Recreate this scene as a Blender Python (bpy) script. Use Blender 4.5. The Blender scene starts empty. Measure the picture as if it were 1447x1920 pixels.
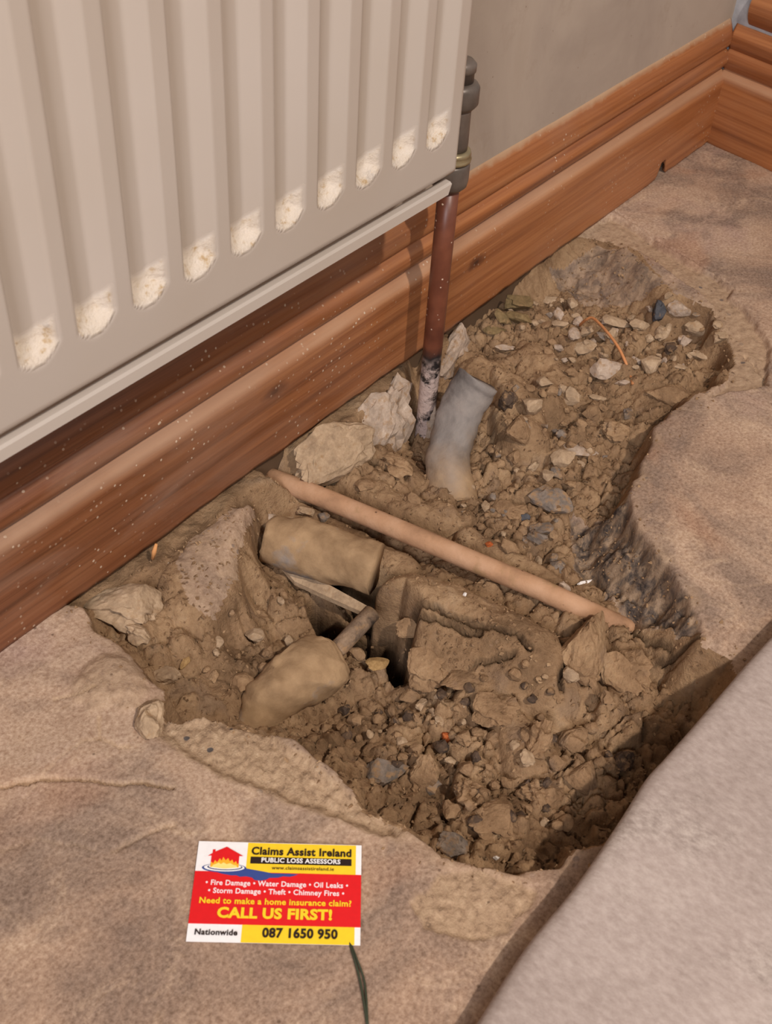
import bpy, bmesh, math, random
import numpy as np
from mathutils import Vector, Matrix, Euler
C = bpy.context.scene.collection
S = bpy.context.scene

# ------------------------------------------------------------------ camera, sky, lights, exposure
F, YAW, PITCH, ROLL, HC = 2152.03, 0.6041, 0.74186, 0.07517, 0.53842      # focal length in pixels of a 1447 x 1920 frame
ca, sa, cb, sb = math.cos(YAW), math.sin(YAW), math.cos(PITCH), math.sin(PITCH)
FW = Vector((ca*cb, sa*cb, -sb)); R0 = Vector((sa, -ca, 0)); U0 = R0.cross(FW)
RT = math.cos(ROLL)*R0 + math.sin(ROLL)*U0; UP = -math.sin(ROLL)*R0 + math.cos(ROLL)*U0
EYE = Vector((0, 0, HC))
cam = bpy.data.cameras.new('camera'); co = bpy.data.objects.new('camera', cam); C.objects.link(co)
cam.sensor_fit = 'HORIZONTAL'; cam.sensor_width = 36; cam.lens = F/1447*36; cam.clip_start = 0.01
co.matrix_world = Matrix(((RT.x, UP.x, -FW.x, 0), (RT.y, UP.y, -FW.y, 0), (RT.z, UP.z, -FW.z, HC), (0, 0, 0, 1)))
cam.dof.use_dof = True; cam.dof.focus_distance = 0.84; cam.dof.aperture_fstop = 28.0
S.camera = co
w = bpy.data.worlds.new('room_light'); S.world = w; w.use_nodes = True
w.node_tree.nodes['Background'].inputs[0].default_value = (1.0, .92, .86, 1)
w.node_tree.nodes['Background'].inputs[1].default_value = 0.105
def lamp(name, loc, power, size, col):
    l = bpy.data.lights.new(name, 'POINT'); l.energy = power; l.shadow_soft_size = size; l.color = col
    o = bpy.data.objects.new(name, l); o.location = loc; C.objects.link(o); return o
lamp('ceiling_lamp', (-.16, -1.26, 2.3), 192, .045, (1.0, .90, .81))
def area_fill(name, loc, aim, sx, sy, power, col):
    l = bpy.data.lights.new(name, 'AREA'); l.shape = 'RECTANGLE'; l.size = sx; l.size_y = sy; l.energy = power; l.color = col
    o = bpy.data.objects.new(name, l); o.location = loc; C.objects.link(o)
    o.rotation_euler = (Vector(aim)-Vector(loc)).to_track_quat('-Z', 'Y').to_euler(); return o
area_fill('cool_fill_light', (-2.0, -.95, 1.85), (.40, .36, .3), .9, 1.0, 62, (.93, .93, 1.0))  # unseen cool fill from the left, added to brighten the radiator's channel slopes
S.view_settings.view_transform = 'Standard'; S.view_settings.look = 'None'
S.view_settings.gamma = 1; S.view_settings.use_curve_mapping = False
S.view_settings.exposure = -0.05

# ------------------------------------------------------------------ measuring helpers (a pixel to a point on a real plane)
def ray(px, py): return FW + (px-723.5)/F*RT - (py-960)/F*UP
def at(px, py, z=0.0):
    d = ray(px, py); return EYE + d*((z-HC)/d.z)
def aty(px, py, y):
    d = ray(px, py); return EYE + d*(y/d.y)
def ppm(P): return F/((Vector(P)-EYE).dot(FW))          # pixels per metre there

# ------------------------------------------------------------------ materials
def srgb(r, g, b):
    f = lambda c: (c/255/12.92) if c/255 <= .04045 else ((c/255+.055)/1.055)**2.4
    return (f(r), f(g), f(b), 1)
class MT:
    def __init__(s, name, rough=.8, spec=.3, world=False):
        s.m = bpy.data.materials.new(name); s.m.use_nodes = True; s.t = s.m.node_tree; s.n = s.t.nodes
        s.b = s.n['Principled BSDF']; s.b.inputs['Roughness'].default_value = rough
        s.b.inputs['Specular IOR Level'].default_value = spec
        s.co = s.n.new('ShaderNodeTexCoord'); s.h = None
        s.src = s.n.new('ShaderNodeNewGeometry').outputs['Position'] if world else s.co.outputs['Object']
    def L(s, a, b): s.t.links.new(a, b)
    def noise(s, scale, detail=4, rough=.55, stretch=None, dist=0):
        n = s.n.new('ShaderNodeTexNoise'); n.inputs['Scale'].default_value = scale; n.inputs['Detail'].default_value = detail
        n.inputs['Roughness'].default_value = rough; n.inputs['Distortion'].default_value = dist
        src = s.src
        if stretch:
            mp = s.n.new('ShaderNodeMapping'); mp.inputs['Scale'].default_value = stretch; s.L(src, mp.inputs[0]); src = mp.outputs[0]
        s.L(src, n.inputs['Vector']); return n.outputs['Fac']
    def voro(s, scale, feat='F1', out='Distance'):
        n = s.n.new('ShaderNodeTexVoronoi'); n.feature = feat; n.inputs['Scale'].default_value = scale
        s.L(s.src, n.inputs['Vector']); return n.outputs[out]
    def ramp(s, fac, stops):
        r = s.n.new('ShaderNodeValToRGB'); e = r.color_ramp.elements
        while len(e) < len(stops): e.new(.5)
        for el, (p, c) in zip(e, stops): el.position = p; el.color = c if len(c) == 4 else (*c, 1)
        s.L(fac, r.inputs[0]); return r.outputs[0]
    def mask(s, fac, a, b):
        k, w_ = (0, 0, 0, 1), (1, 1, 1, 1)
        return s.ramp(fac, [(a, k), (b, w_)] if a < b else [(b, w_), (a, k)])
    def mix(s, fac, a, b, mode='MIX'):
        n = s.n.new('ShaderNodeMix'); n.data_type = 'RGBA'; n.blend_type = mode
        for k, v in ((0, fac), (6, a), (7, b)):
            if hasattr(v, 'links') or hasattr(v, 'is_linked'): s.L(v, n.inputs[k])
            elif k == 0: n.inputs[0].default_value = v
            else: n.inputs[k].default_value = v if len(v) == 4 else (*v, 1)
        return n.outputs[2]
    def math(s, op, a, b=0.0):
        n = s.n.new('ShaderNodeMath'); n.operation = op
        for k, v in ((0, a), (1, b)):
            if isinstance(v, (int, float)): n.inputs[k].default_value = v
            else: s.L(v, n.inputs[k])
        return n.outputs[0]
    def attr(s, name):
        n = s.n.new('ShaderNodeAttribute'); n.attribute_name = name; return n
    def color(s, c):
        if hasattr(c, 'is_linked'): s.L(c, s.b.inputs['Base Color'])
        else: s.b.inputs['Base Color'].default_value = c
        return s
    def bump(s, h, strength=.4, dist=.001):
        b = s.n.new('ShaderNodeBump'); b.inputs['Strength'].default_value = strength; b.inputs['Distance'].default_value = dist
        s.L(h, b.inputs['Height'])
        if s.h: s.L(s.h, b.inputs['Normal'])
        s.h = b.outputs[0]; s.L(s.h, s.b.inputs['Normal']); return s

def mat_floor():
    m = MT('dusty_concrete', .85, .25)
    base = m.ramp(m.noise(7, 5, .6, dist=.4), [(.30, srgb(142, 119, 102)), (.45, srgb(168, 140, 118)), (.56, srgb(180, 153, 130)), (.70, srgb(166, 139, 124))])
    grey = m.ramp(m.noise(10, 7, .68, dist=1.0), [(.44, (0, 0, 0)), (.62, (1, 1, 1))])
    base = m.mix(m.math('MULTIPLY', grey, .75), base, srgb(120, 102, 90))
    pale = m.ramp(m.noise(26, 7, .7, dist=.8), [(.54, (0, 0, 0)), (.70, (1, 1, 1))])
    base = m.mix(m.math('MULTIPLY', pale, .55), base, srgb(198, 170, 142))
    red = m.ramp(m.noise(9, 3, .5, dist=.6), [(.60, (0, 0, 0)), (.70, (1, 1, 1))])
    base = m.mix(m.math('MULTIPLY', red, .35), base, srgb(168, 122, 92))
    fine = m.noise(420, 3, .7)
    base = m.mix(.60, base, m.ramp(fine, [(.3, srgb(96, 88, 80)), (.7, srgb(248, 244, 240))]), 'SOFT_LIGHT')
    a = m.attr('look'); sep = m.n.new('ShaderNodeSeparateColor'); m.L(a.outputs['Color'], sep.inputs[0])
    expo, dark, line = sep.outputs[0], sep.outputs[1], sep.outputs[2]
    agg = m.ramp(m.noise(170, 5, .75), [(.30, srgb(112, 90, 70)), (.45, srgb(164, 136, 108)), (.62, srgb(182, 154, 124)), (.75, srgb(202, 178, 150))])
    peb = m.mask(m.voro(75), .16, .12); peb = m.mix(m.mask(m.voro(75, out='Color'), .62, .66), (0, 0, 0), peb)
    agg = m.mix(peb, agg, srgb(92, 84, 80))
    base = m.mix(expo, base, agg)
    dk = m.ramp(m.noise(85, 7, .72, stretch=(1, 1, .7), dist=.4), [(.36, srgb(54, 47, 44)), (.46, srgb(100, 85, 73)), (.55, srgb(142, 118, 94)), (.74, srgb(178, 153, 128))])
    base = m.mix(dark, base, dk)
    base = m.mix(m.math('MULTIPLY', line, .6), base, srgb(204, 172, 132))
    dots = m.mix(m.mask(m.voro(95, out='Color'), .70, .74), (0, 0, 0), m.mask(m.voro(95), .11, .06))
    base = m.mix(m.math('MULTIPLY', dots, .7), base, srgb(92, 70, 54))
    m.color(base)
    m.bump(m.noise(60, 6, .6), .40, .0016); m.bump(fine, .6, .0008)
    m.bump(m.math('MULTIPLY', m.noise(210, 5, .75), expo), .45, .0016)
    return m.m
def soil_color(m, s=1):
    b = m.ramp(m.noise(24*s, 6, .62), [(.30, srgb(120, 95, 71)), (.48, srgb(152, 122, 92)), (.62, srgb(170, 139, 106)), (.8, srgb(182, 156, 128))])
    f = m.ramp(m.noise(260*s, 4, .75), [(.28, srgb(110, 96, 84)), (.5, srgb(186, 182, 178)), (.75, srgb(236, 230, 222))])
    b = m.mix(.35, b, f, 'SOFT_LIGHT')
    g = m.mask(m.noise(40*s, 3, .5), .60, .72)
    return m.mix(m.math('MULTIPLY', g, .35), b, srgb(134, 114, 98))
def mat_soil():
    m = MT('brown_soil', .95, .1)
    b = soil_color(m)
    sp = m.mask(m.voro(150), .10, .06); sp = m.mix(m.mask(m.voro(150, out='Color'), .86, .90), (0, 0, 0), sp)
    b = m.mix(sp, b, srgb(190, 168, 146))
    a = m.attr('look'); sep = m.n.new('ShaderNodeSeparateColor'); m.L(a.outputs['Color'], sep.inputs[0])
    b = m.mix(m.math('MULTIPLY', sep.outputs[2], .9), b, srgb(52, 38, 27))  # dark brown for the cracks and for shade painted into deep hollows
    b = m.mix(sep.outputs[0], b, m.ramp(m.noise(90, 5, .7), [(.3, srgb(120, 92, 62)), (.6, srgb(170, 138, 98))]))
    m.color(b); m.bump(m.noise(150, 6, .72), .9, .0034); m.bump(m.noise(500, 3, .7), .4, .0008); return m.m
def mat_clod():
    m = MT('soil_clod', .95, .1, True); m.color(soil_color(m, 1.3)); m.bump(m.noise(190, 6, .72), .8, .0026); return m.m
def mat_stone(name, stops, dust=.5, scale=30, dustcol=srgb(158, 124, 88)):
    m = MT(name, .85, .25, True); scale *= 3
    b = m.ramp(m.noise(scale, 6, .65, dist=.5), stops)
    b = m.mix(.3, b, m.ramp(m.noise(500, 3, .7), [(.3, (.2, .2, .2)), (.7, (.85, .85, .85))]), 'SOFT_LIGHT')
    d = m.mask(m.noise(scale*1.7, 5, .65), .62-.3*dust, .78-.3*dust)
    b = m.mix(m.math('MULTIPLY', d, .9), b, dustcol)
    m.color(b); m.bump(m.noise(140, 6, .7), .5, .0018); return m.m
def mat_wood(name, dirty):
    m = MT(name, .42, .45)
    g = m.noise(9, 5, .55, stretch=(.22, 5, 8), dist=.5)
    b = m.ramp(g, [(.30, srgb(122, 72, 42)), (.48, srgb(154, 97, 58)), (.60, srgb(171, 112, 69)), (.75, srgb(142, 86, 50))])
    fine = m.noise(48, 4, .6, stretch=(.10, 6, 9))
    b = m.mix(.32, b, m.ramp(fine, [(.35, (.16, .10, .07)), (.62, (.72, .68, .64))]), 'SOFT_LIGHT')
    def near(x, z, kx, kz, a, c, wob=.5):
        X_ = m.math('MULTIPLY', m.math('SUBTRACT', s0.outputs[0], x), kx); Z_ = m.math('MULTIPLY', m.math('SUBTRACT', s0.outputs[2], z), kz)
        r = m.math('SQRT', m.math('ADD', m.math('MULTIPLY', X_, X_), m.math('MULTIPLY', Z_, Z_)))
        return m.mask(m.math('ADD', r, m.math('MULTIPLY', m.noise(90, 3), wob)), a, c)
    s0 = m.n.new('ShaderNodeSeparateXYZ'); m.L(m.co.outputs['Object'], s0.inputs[0])
    if dirty:
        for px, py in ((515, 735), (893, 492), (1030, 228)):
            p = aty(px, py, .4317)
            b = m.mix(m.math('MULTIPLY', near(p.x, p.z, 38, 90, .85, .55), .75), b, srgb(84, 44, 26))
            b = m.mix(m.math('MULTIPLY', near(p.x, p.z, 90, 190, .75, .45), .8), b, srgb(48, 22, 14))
    sx = m.n.new('ShaderNodeSeparateXYZ'); m.L(m.co.outputs['Object'], sx.inputs[0])
    d = m.mask(m.noise(14, 6, .66, dist=.6, stretch=(.4, 1, 1.6)), .44, .74)
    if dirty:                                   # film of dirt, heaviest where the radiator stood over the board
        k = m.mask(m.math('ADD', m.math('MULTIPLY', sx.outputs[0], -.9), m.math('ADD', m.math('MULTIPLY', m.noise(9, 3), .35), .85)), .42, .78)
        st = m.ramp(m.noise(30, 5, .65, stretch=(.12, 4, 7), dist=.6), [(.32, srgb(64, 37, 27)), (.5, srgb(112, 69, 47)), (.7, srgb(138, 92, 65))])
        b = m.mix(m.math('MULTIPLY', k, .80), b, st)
        d = m.math('ADD', m.math('MULTIPLY', d, .22), m.math('MULTIPLY', k, m.math('MULTIPLY', d, .35)))
    else: d = m.math('MULTIPLY', d, .16)
    b = m.mix(d, b, srgb(160, 130, 110))
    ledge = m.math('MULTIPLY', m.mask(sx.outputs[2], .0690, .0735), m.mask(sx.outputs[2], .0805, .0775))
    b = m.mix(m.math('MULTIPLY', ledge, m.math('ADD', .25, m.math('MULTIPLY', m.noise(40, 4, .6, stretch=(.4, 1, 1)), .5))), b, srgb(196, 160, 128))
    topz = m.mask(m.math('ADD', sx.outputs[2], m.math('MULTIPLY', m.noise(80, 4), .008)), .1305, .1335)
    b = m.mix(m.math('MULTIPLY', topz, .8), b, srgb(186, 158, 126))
    sp = m.mask(m.math('ADD', m.voro(210), m.math('MULTIPLY', m.noise(500, 2), .10)), .27, .20)
    dens = m.math('MAXIMUM', m.mask(m.noise(11, 3, .55), .46, .62), near(.575, .055, 14, 22, .95, .35)) if dirty else m.mask(m.noise(16, 3), .62, .75)
    sp = m.math('MULTIPLY', sp, m.math('MULTIPLY', dens, m.mask(m.voro(210, out='Color'), .60, .64)))
    b = m.mix(m.math('MULTIPLY', sp, .85), b, srgb(214, 192, 166))
    m.color(b)
    m.L(m.math('ADD', .33, m.math('MULTIPLY', d, .6)), m.b.inputs['Roughness'])
    m.bump(fine, .06, .001); m.bump(sp, .4, .0006); return m.m
def mat_wall():
    m = MT('bare_plaster', .8, .3)
    b = m.ramp(m.noise(6, 5, .6, dist=.5), [(.3, srgb(158, 142, 128)), (.55, srgb(174, 158, 142)), (.75, srgb(164, 146, 128))])
    b = m.mix(m.math('MULTIPLY', m.mask(m.noise(22, 6, .7), .56, .72), .35), b, srgb(144, 124, 104))
    b = m.mix(m.mask(m.voro(60), .05, .02), b, srgb(128, 108, 92))
    sx = m.n.new('ShaderNodeSeparateXYZ'); m.L(m.co.outputs['Object'], sx.inputs[0])
    b = m.mix(m.mask(m.math('ADD', sx.outputs[2], .5), .503, .497), b, srgb(98, 76, 56))
    m.color(b); m.bump(m.noise(120, 4, .6), .2, .0008); return m.m
def mat_paint():
    m = MT('radiator_enamel', .30, .7)
    b = m.mix(m.mask(m.noise(6, 3), .4, .7), srgb(184, 172, 160), srgb(179, 166, 152))
    a = m.attr('look'); sep = m.n.new('ShaderNodeSeparateColor'); m.L(a.outputs['Color'], sep.inputs[0])
    dust = m.math('MULTIPLY', sep.outputs[0], m.mask(m.noise(90, 5, .7), .28, .40))
    dcol = m.ramp(m.noise(150, 5, .7), [(.34, srgb(178, 150, 112)), (.44, srgb(206, 191, 172)), (.7, srgb(212, 199, 184))])
    b = m.mix(dust, b, dcol)
    b = m.mix(m.math('MULTIPLY', sep.outputs[1], .8), b, srgb(214, 190, 140))
    m.color(b)
    m.L(m.math('ADD', .27, m.math('MULTIPLY', dust, .6)), m.b.inputs['Roughness'])
    m.bump(m.math('MULTIPLY', m.noise(220, 5, .7), sep.outputs[0]), .8, .002); return m.m
def plain(name, c, rough=.6, spec=.3, metal=0, sc=40, amp=.25, bump=.15):
    m = MT(name, rough, spec); m.b.inputs['Metallic'].default_value = metal
    d = tuple(x*(1-amp) for x in c[:3]); l = tuple(min(1, x*(1+amp)) for x in c[:3])
    m.color(m.ramp(m.noise(sc, 5, .6), [(.35, d), (.65, l)]))
    if bump: m.bump(m.noise(sc*5, 4, .6), bump, .0006)
    return m.m
def mat_pipe_painted():
    m = MT('brown_painted_copper', .38, .5)
    b = m.ramp(m.noise(30, 4, .6), [(.35, srgb(92, 50, 36)), (.6, srgb(118, 68, 48)), (.75, srgb(132, 80, 58))])
    sp = m.mask(m.voro(190), .17, .10); sp = m.math('MULTIPLY', sp, m.mask(m.voro(190, out='Color'), .66, .70))
    b = m.mix(sp, b, srgb(216, 188, 164))
    sx = m.n.new('ShaderNodeSeparateXYZ'); m.L(m.co.outputs['Object'], sx.inputs[0])
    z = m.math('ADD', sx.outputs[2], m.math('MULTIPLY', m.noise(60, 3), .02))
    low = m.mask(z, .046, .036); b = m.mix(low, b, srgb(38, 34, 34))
    ms = m.math('MULTIPLY', m.mask(z, .034, .022), m.mask(m.noise(70, 4, .65), .40, .52))
    b = m.mix(ms, b, srgb(186, 164, 154))
    m.color(b); m.bump(sp, .4, .0006); m.bump(m.math('MULTIPLY', ms, m.noise(200)), .8, .002); return m.m
def mat_pipe_dusty():
    m = MT('dusty_copper', .75, .3)
    b = m.ramp(m.noise(26, 5, .6), [(.32, srgb(148, 112, 84)), (.5, srgb(182, 140, 106)), (.68, srgb(196, 156, 124))])
    b = m.mix(m.mask(m.voro(85), .10, .05), b, srgb(104, 74, 54))
    b = m.mix(m.mask(m.noise(48, 5, .6), .58, .70), b, srgb(160, 126, 90))
    m.color(b); m.bump(m.noise(180, 5, .7), .5, .0012); return m.m
def mat_lagging(dust):
    m = MT('grey_foam_lagging', .9, .2)
    b = m.ramp(m.noise(22, 5, .6, dist=.5), [(.30, srgb(96, 90, 86)), (.5, srgb(140, 131, 124)), (.7, srgb(162, 150, 140))])
    sx = m.n.new('ShaderNodeSeparateXYZ'); m.L(m.co.outputs['Object'], sx.inputs[0])
    if dust == 'low': k = m.mask(m.math('ADD', m.math('ADD', sx.outputs[2], .10), m.math('MULTIPLY', m.noise(30, 4), .05)), .112, .080)
    else: k = m.mask(m.noise(20, 4, .6), .72, .62)
    b = m.mix(k, b, m.ramp(m.noise(70, 5), [(.3, srgb(140, 112, 82)), (.65, srgb(172, 141, 106))]))
    m.color(b); m.bump(m.noise(160, 5, .7), .5, .0015); return m.m
def mat_slab():
    m = MT('pale_stone', .75, .3)
    b = m.ramp(m.noise(10, 5, .6), [(.3, srgb(158, 143, 135)), (.55, srgb(174, 159, 151)), (.72, srgb(184, 170, 161))])
    sx = m.n.new('ShaderNodeSeparateXYZ'); m.L(m.co.outputs['Object'], sx.inputs[0])
    g = m.mask(m.noise(9, 4, .6), .52, .66)
    fib = m.noise(230, 4, .7, stretch=(1.5, .8, 1))
    b = m.mix(m.math('MULTIPLY', g, .5), b, m.ramp(fib, [(.35, srgb(128, 118, 110)), (.65, srgb(190, 178, 166))]))
    b = m.mix(.4, b, m.ramp(fib, [(.3, (.15, .13, .11)), (.7, (.85, .83, .8))]), 'SOFT_LIGHT')
    m.color(b); m.bump(fib, .3, .0008); return m.m

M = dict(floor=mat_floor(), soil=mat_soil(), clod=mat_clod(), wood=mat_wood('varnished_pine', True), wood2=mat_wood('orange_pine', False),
    wall=mat_wall(), paint=mat_paint(), pipe=mat_pipe_painted(), dusty=mat_pipe_dusty(), lag=mat_lagging('low'), lag2=mat_lagging('all'), slab=mat_slab(),
    wall2=plain('grey_plaster', srgb(166, 166, 168), .85),
    tan=mat_stone('dusty_stone', [(.3, srgb(146, 122, 97)), (.55, srgb(176, 149, 119)), (.75, srgb(194, 168, 140))], .15),
    pale=mat_stone('pale_mortar', [(.3, srgb(150, 132, 116)), (.55, srgb(180, 158, 138)), (.75, srgb(198, 178, 158))], .35),
    grey=mat_stone('grey_stone', [(.3, srgb(96, 88, 80)), (.55, srgb(130, 116, 104)), (.75, srgb(152, 136, 120))], .5),
    slate=mat_stone('slate', [(.3, srgb(56, 56, 60)), (.55, srgb(78, 77, 80)), (.75, srgb(98, 94, 92))], .05),
    olive=mat_stone('olive_stone', [(.3, srgb(98, 82, 54)), (.55, srgb(128, 106, 72)), (.75, srgb(146, 122, 84))], .2),
    dark=mat_stone('dark_lump', [(.3, srgb(54, 44, 38)), (.55, srgb(88, 70, 56)), (.75, srgb(116, 92, 70))], .3),
    orange=mat_stone('brick_bit', [(.3, srgb(150, 72, 34)), (.6, srgb(186, 98, 50))], .05, 120),
    ochre=mat_stone('ochre_bit', [(.3, srgb(140, 108, 66)), (.6, srgb(172, 138, 92))], .05, 120),
    white=mat_stone('white_bit', [(.3, srgb(210, 200, 190)), (.6, srgb(236, 228, 220))], 0, 120),
    metal=plain('tarnished_chrome', srgb(108, 97, 88), .4, .5, .25), olivering=plain('brass_ring', srgb(176, 160, 124), .4, .5, .6),
    wire=plain('orange_wire', srgb(204, 138, 88), .6), twine=plain('dark_green_wire', srgb(58, 62, 46), .7),
    splinter=plain('raw_splinter', srgb(206, 146, 92), .8), back=plain('radiator_back', srgb(206, 200, 190), .5),
    bare=mat_stone('bare_pipe_scale', [(.35, srgb(70, 58, 50)), (.5, srgb(126, 104, 84)), (.7, srgb(156, 130, 104))], .25, 22))

# ------------------------------------------------------------------ object helpers
def link(name, me, mat=None, parent=None):
    o = bpy.data.objects.new(name, me); C.objects.link(o)
    if mat and not me.materials: me.materials.append(mat)
    if parent: o.parent = parent
    return o
def tag(o, label=None, cat=None, group=None, kind=None):
    for k, v in (('label', label), ('category', cat), ('group', group), ('kind', kind)):
        if v: o[k] = v
    return o
def empty(name, loc, label, cat, group=None, rz=0):
    o = bpy.data.objects.new(name, None); C.objects.link(o); o.location = loc; o.rotation_euler.z = rz
    return tag(o, label, cat, group)
def bm_mesh(bm, name, smooth=True):
    me = bpy.data.meshes.new(name); bmesh.ops.recalc_face_normals(bm, faces=bm.faces); bm.to_mesh(me); bm.free()
    if smooth: me.polygons.foreach_set('use_smooth', [True]*len(me.polygons))
    return me
def grid_mesh(name, P, keep=None, look=None, smooth=True):
    """P: (ny, nx, 3); keep: (ny-1, nx-1) faces"""
    ny, nx = P.shape[:2]; idx = np.arange(ny*nx).reshape(ny, nx)
    q = np.stack([idx[:-1, :-1], idx[:-1, 1:], idx[1:, 1:], idx[1:, :-1]], -1).reshape(-1, 4)
    if keep is not None: q = q[keep.reshape(-1)]
    used = np.unique(q); mp = np.full(ny*nx, -1, int); mp[used] = np.arange(len(used)); q = mp[q]
    v = P.reshape(-1, 3)[used].astype(np.float32)
    me = bpy.data.meshes.new(name); me.vertices.add(len(v)); me.vertices.foreach_set('co', v.ravel())
    me.loops.add(q.size); me.loops.foreach_set('vertex_index', q.ravel().astype(np.int32))
    me.polygons.add(len(q)); me.polygons.foreach_set('loop_start', np.arange(0, q.size, 4, dtype=np.int32))
    me.polygons.foreach_set('loop_total', np.full(len(q), 4, np.int32))
    if smooth: me.polygons.foreach_set('use_smooth', np.ones(len(q), bool))
    me.update(calc_edges=True); me.validate()
    if look is not None:
        a = me.color_attributes.new('look', 'FLOAT_COLOR', 'POINT')
        l = look.reshape(-1, 3)[used]; a.data.foreach_set('color', np.concatenate([l, np.ones((len(l), 1))], 1).astype(np.float32).ravel())
    return me
def box_bm(bm, a, b):
    vs = [bm.verts.new((x, y, z)) for x in (a[0], b[0]) for y in (a[1], b[1]) for z in (a[2], b[2])]
    for f in ((0, 1, 3, 2), (4, 6, 7, 5), (0, 4, 5, 1), (2, 3, 7, 6), (0, 2, 6, 4), (1, 5, 7, 3)): bm.faces.new([vs[i] for i in f])
    return vs
def tube(name, pts, radii, mat, parent=None, seg=16, cap=True, wob=0, seed=0, flat=1.0):
    """swept tube along points, per-point radius"""
    rnd = random.Random(seed); bm = bmesh.new(); rings = []; pts = [Vector(p) for p in pts]
    if not hasattr(radii, '__len__'): radii = [radii]*len(pts)
    ref = None
    for i, p in enumerate(pts):
        t = (pts[min(i+1, len(pts)-1)]-pts[max(i-1, 0)]).normalized()
        if ref is None: ref = t.orthogonal().normalized()
        a = (ref-t*ref.dot(t)).normalized(); ref = a; b = t.cross(a)
        rings.append([bm.verts.new(p+(a*math.cos(k*2*math.pi/seg)+b*flat*math.sin(k*2*math.pi/seg))*radii[i]*(1+wob*(rnd.random()-.5))) for k in range(seg)])
    for r, q in zip(rings, rings[1:]):
        for k in range(seg): bm.faces.new((r[k], r[(k+1) % seg], q[(k+1) % seg], q[k]))
    if cap: bm.faces.new(rings[0]); bm.faces.new(rings[-1])
    return link(name, bm_mesh(bm, name), mat, parent)
def smooth_path(pts, n=8):
    pts = [Vector(p) for p in pts]; out = []
    P = [pts[0]*2-pts[1]]+pts+[pts[-1]*2-pts[-2]]
    for i in range(1, len(P)-2):
        for k in range(n):
            t = k/n; a, b, c, d = P[i-1:i+3]
            out.append(.5*((2*b)+(c-a)*t+(2*a-5*b+4*c-d)*t*t+(3*b-a-3*c+d)*t**3))
    return out+[pts[-1]]
def lathe(name, prof, mat, parent, seg=24, loc=(0, 0, 0), hexa=False):
    bm = bmesh.new(); n = 6 if hexa else seg; rings = []
    for r, z in prof: rings.append([bm.verts.new((loc[0]+r*math.cos(k*2*math.pi/n+.3), loc[1]+r*math.sin(k*2*math.pi/n+.3), loc[2]+z)) for k in range(n)])
    for a, b in zip(rings, rings[1:]):
        for k in range(n): bm.faces.new((a[k], a[(k+1) % n], b[(k+1) % n], b[k]))
    bm.faces.new(rings[0]); bm.faces.new(rings[-1])
    return link(name, bm_mesh(bm, name, not hexa), mat, parent)

# ------------------------------------------------------------------ noise on arrays
def _hash(i, j, s):
    h = (i.astype(np.int64)*374761393 + j.astype(np.int64)*668265263 + s*1442695041) & 0xFFFFFFFF
    h = ((h ^ (h >> 13))*1274126177) & 0xFFFFFFFF
    return ((h ^ (h >> 16)) & 0xFFFFFF)/float(0xFFFFFF)
def vnoise(x, y, s=0):
    i, j = np.floor(x), np.floor(y); u, v = x-i, y-j; u = u*u*(3-2*u); v = v*v*(3-2*v)
    return ((_hash(i, j, s)*(1-u)+_hash(i+1, j, s)*u)*(1-v)+(_hash(i, j+1, s)*(1-u)+_hash(i+1, j+1, s)*u)*v)*2-1
def fbm(x, y, f, o=5, s=0, g=.5):
    r = 0; a = 1; t = 0
    for k in range(o): r = r+a*vnoise(x*f+17.3*k, y*f-9.1*k, s+k); t += a; a *= g; f *= 2.03
    return r/t
def worley(x, y, f, s=0):
    X, Y = x*f, y*f; i, j = np.floor(X), np.floor(Y)
    f1 = np.full(X.shape, 9.0); f2 = f1.copy(); idv = np.zeros(X.shape)
    for di in (-1, 0, 1):
        for dj in (-1, 0, 1):
            px = i+di+_hash(i+di, j+dj, s); py = j+dj+_hash(i+di, j+dj, s+7); d = np.hypot(X-px, Y-py)
            near = d < f1; f2 = np.where(near, f1, np.minimum(f2, d)); idv = np.where(near, _hash(i+di, j+dj, s+13), idv); f1 = np.minimum(f1, d)
    return f1, f2, idv
def sdf(X, Y, poly):
    """positive inside"""
    d = np.full(X.shape, 1e9); ins = np.zeros(X.shape, bool); n = len(poly)
    for k in range(n):
        ax, ay = poly[k]; bx, by = poly[(k+1) % n]; ex, ey = bx-ax, by-ay
        t = np.clip(((X-ax)*ex+(Y-ay)*ey)/(ex*ex+ey*ey+1e-18), 0, 1); d = np.minimum(d, np.hypot(X-ax-t*ex, Y-ay-t*ey))
        c = (ay > Y) != (by > Y)
        with np.errstate(divide='ignore', invalid='ignore'): ins ^= c & (X < ax+(Y-ay)*ex/(ey if ey else 1e-12))
    return np.where(ins, d, -d)
def seg_dist(X, Y, pts):
    d = np.full(X.shape, 1e9); s = np.zeros(X.shape); acc = 0
    for (ax, ay), (bx, by) in zip(pts, pts[1:]):
        ex, ey = bx-ax, by-ay; L = math.hypot(ex, ey)
        t = np.clip(((X-ax)*ex+(Y-ay)*ey)/(L*L), 0, 1); q = np.hypot(X-ax-t*ex, Y-ay-t*ey)
        s = np.where(q < d, acc+t*L, s); d = np.minimum(d, q); acc += L
    return d, s, acc
ss = lambda a, b, x: (lambda t: t*t*(3-2*t))(np.clip((x-a)/(b-a), 0, 1))
def pxy(pts, z=0): return [tuple(at(px, py, z))[:2] for px, py in pts]

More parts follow.
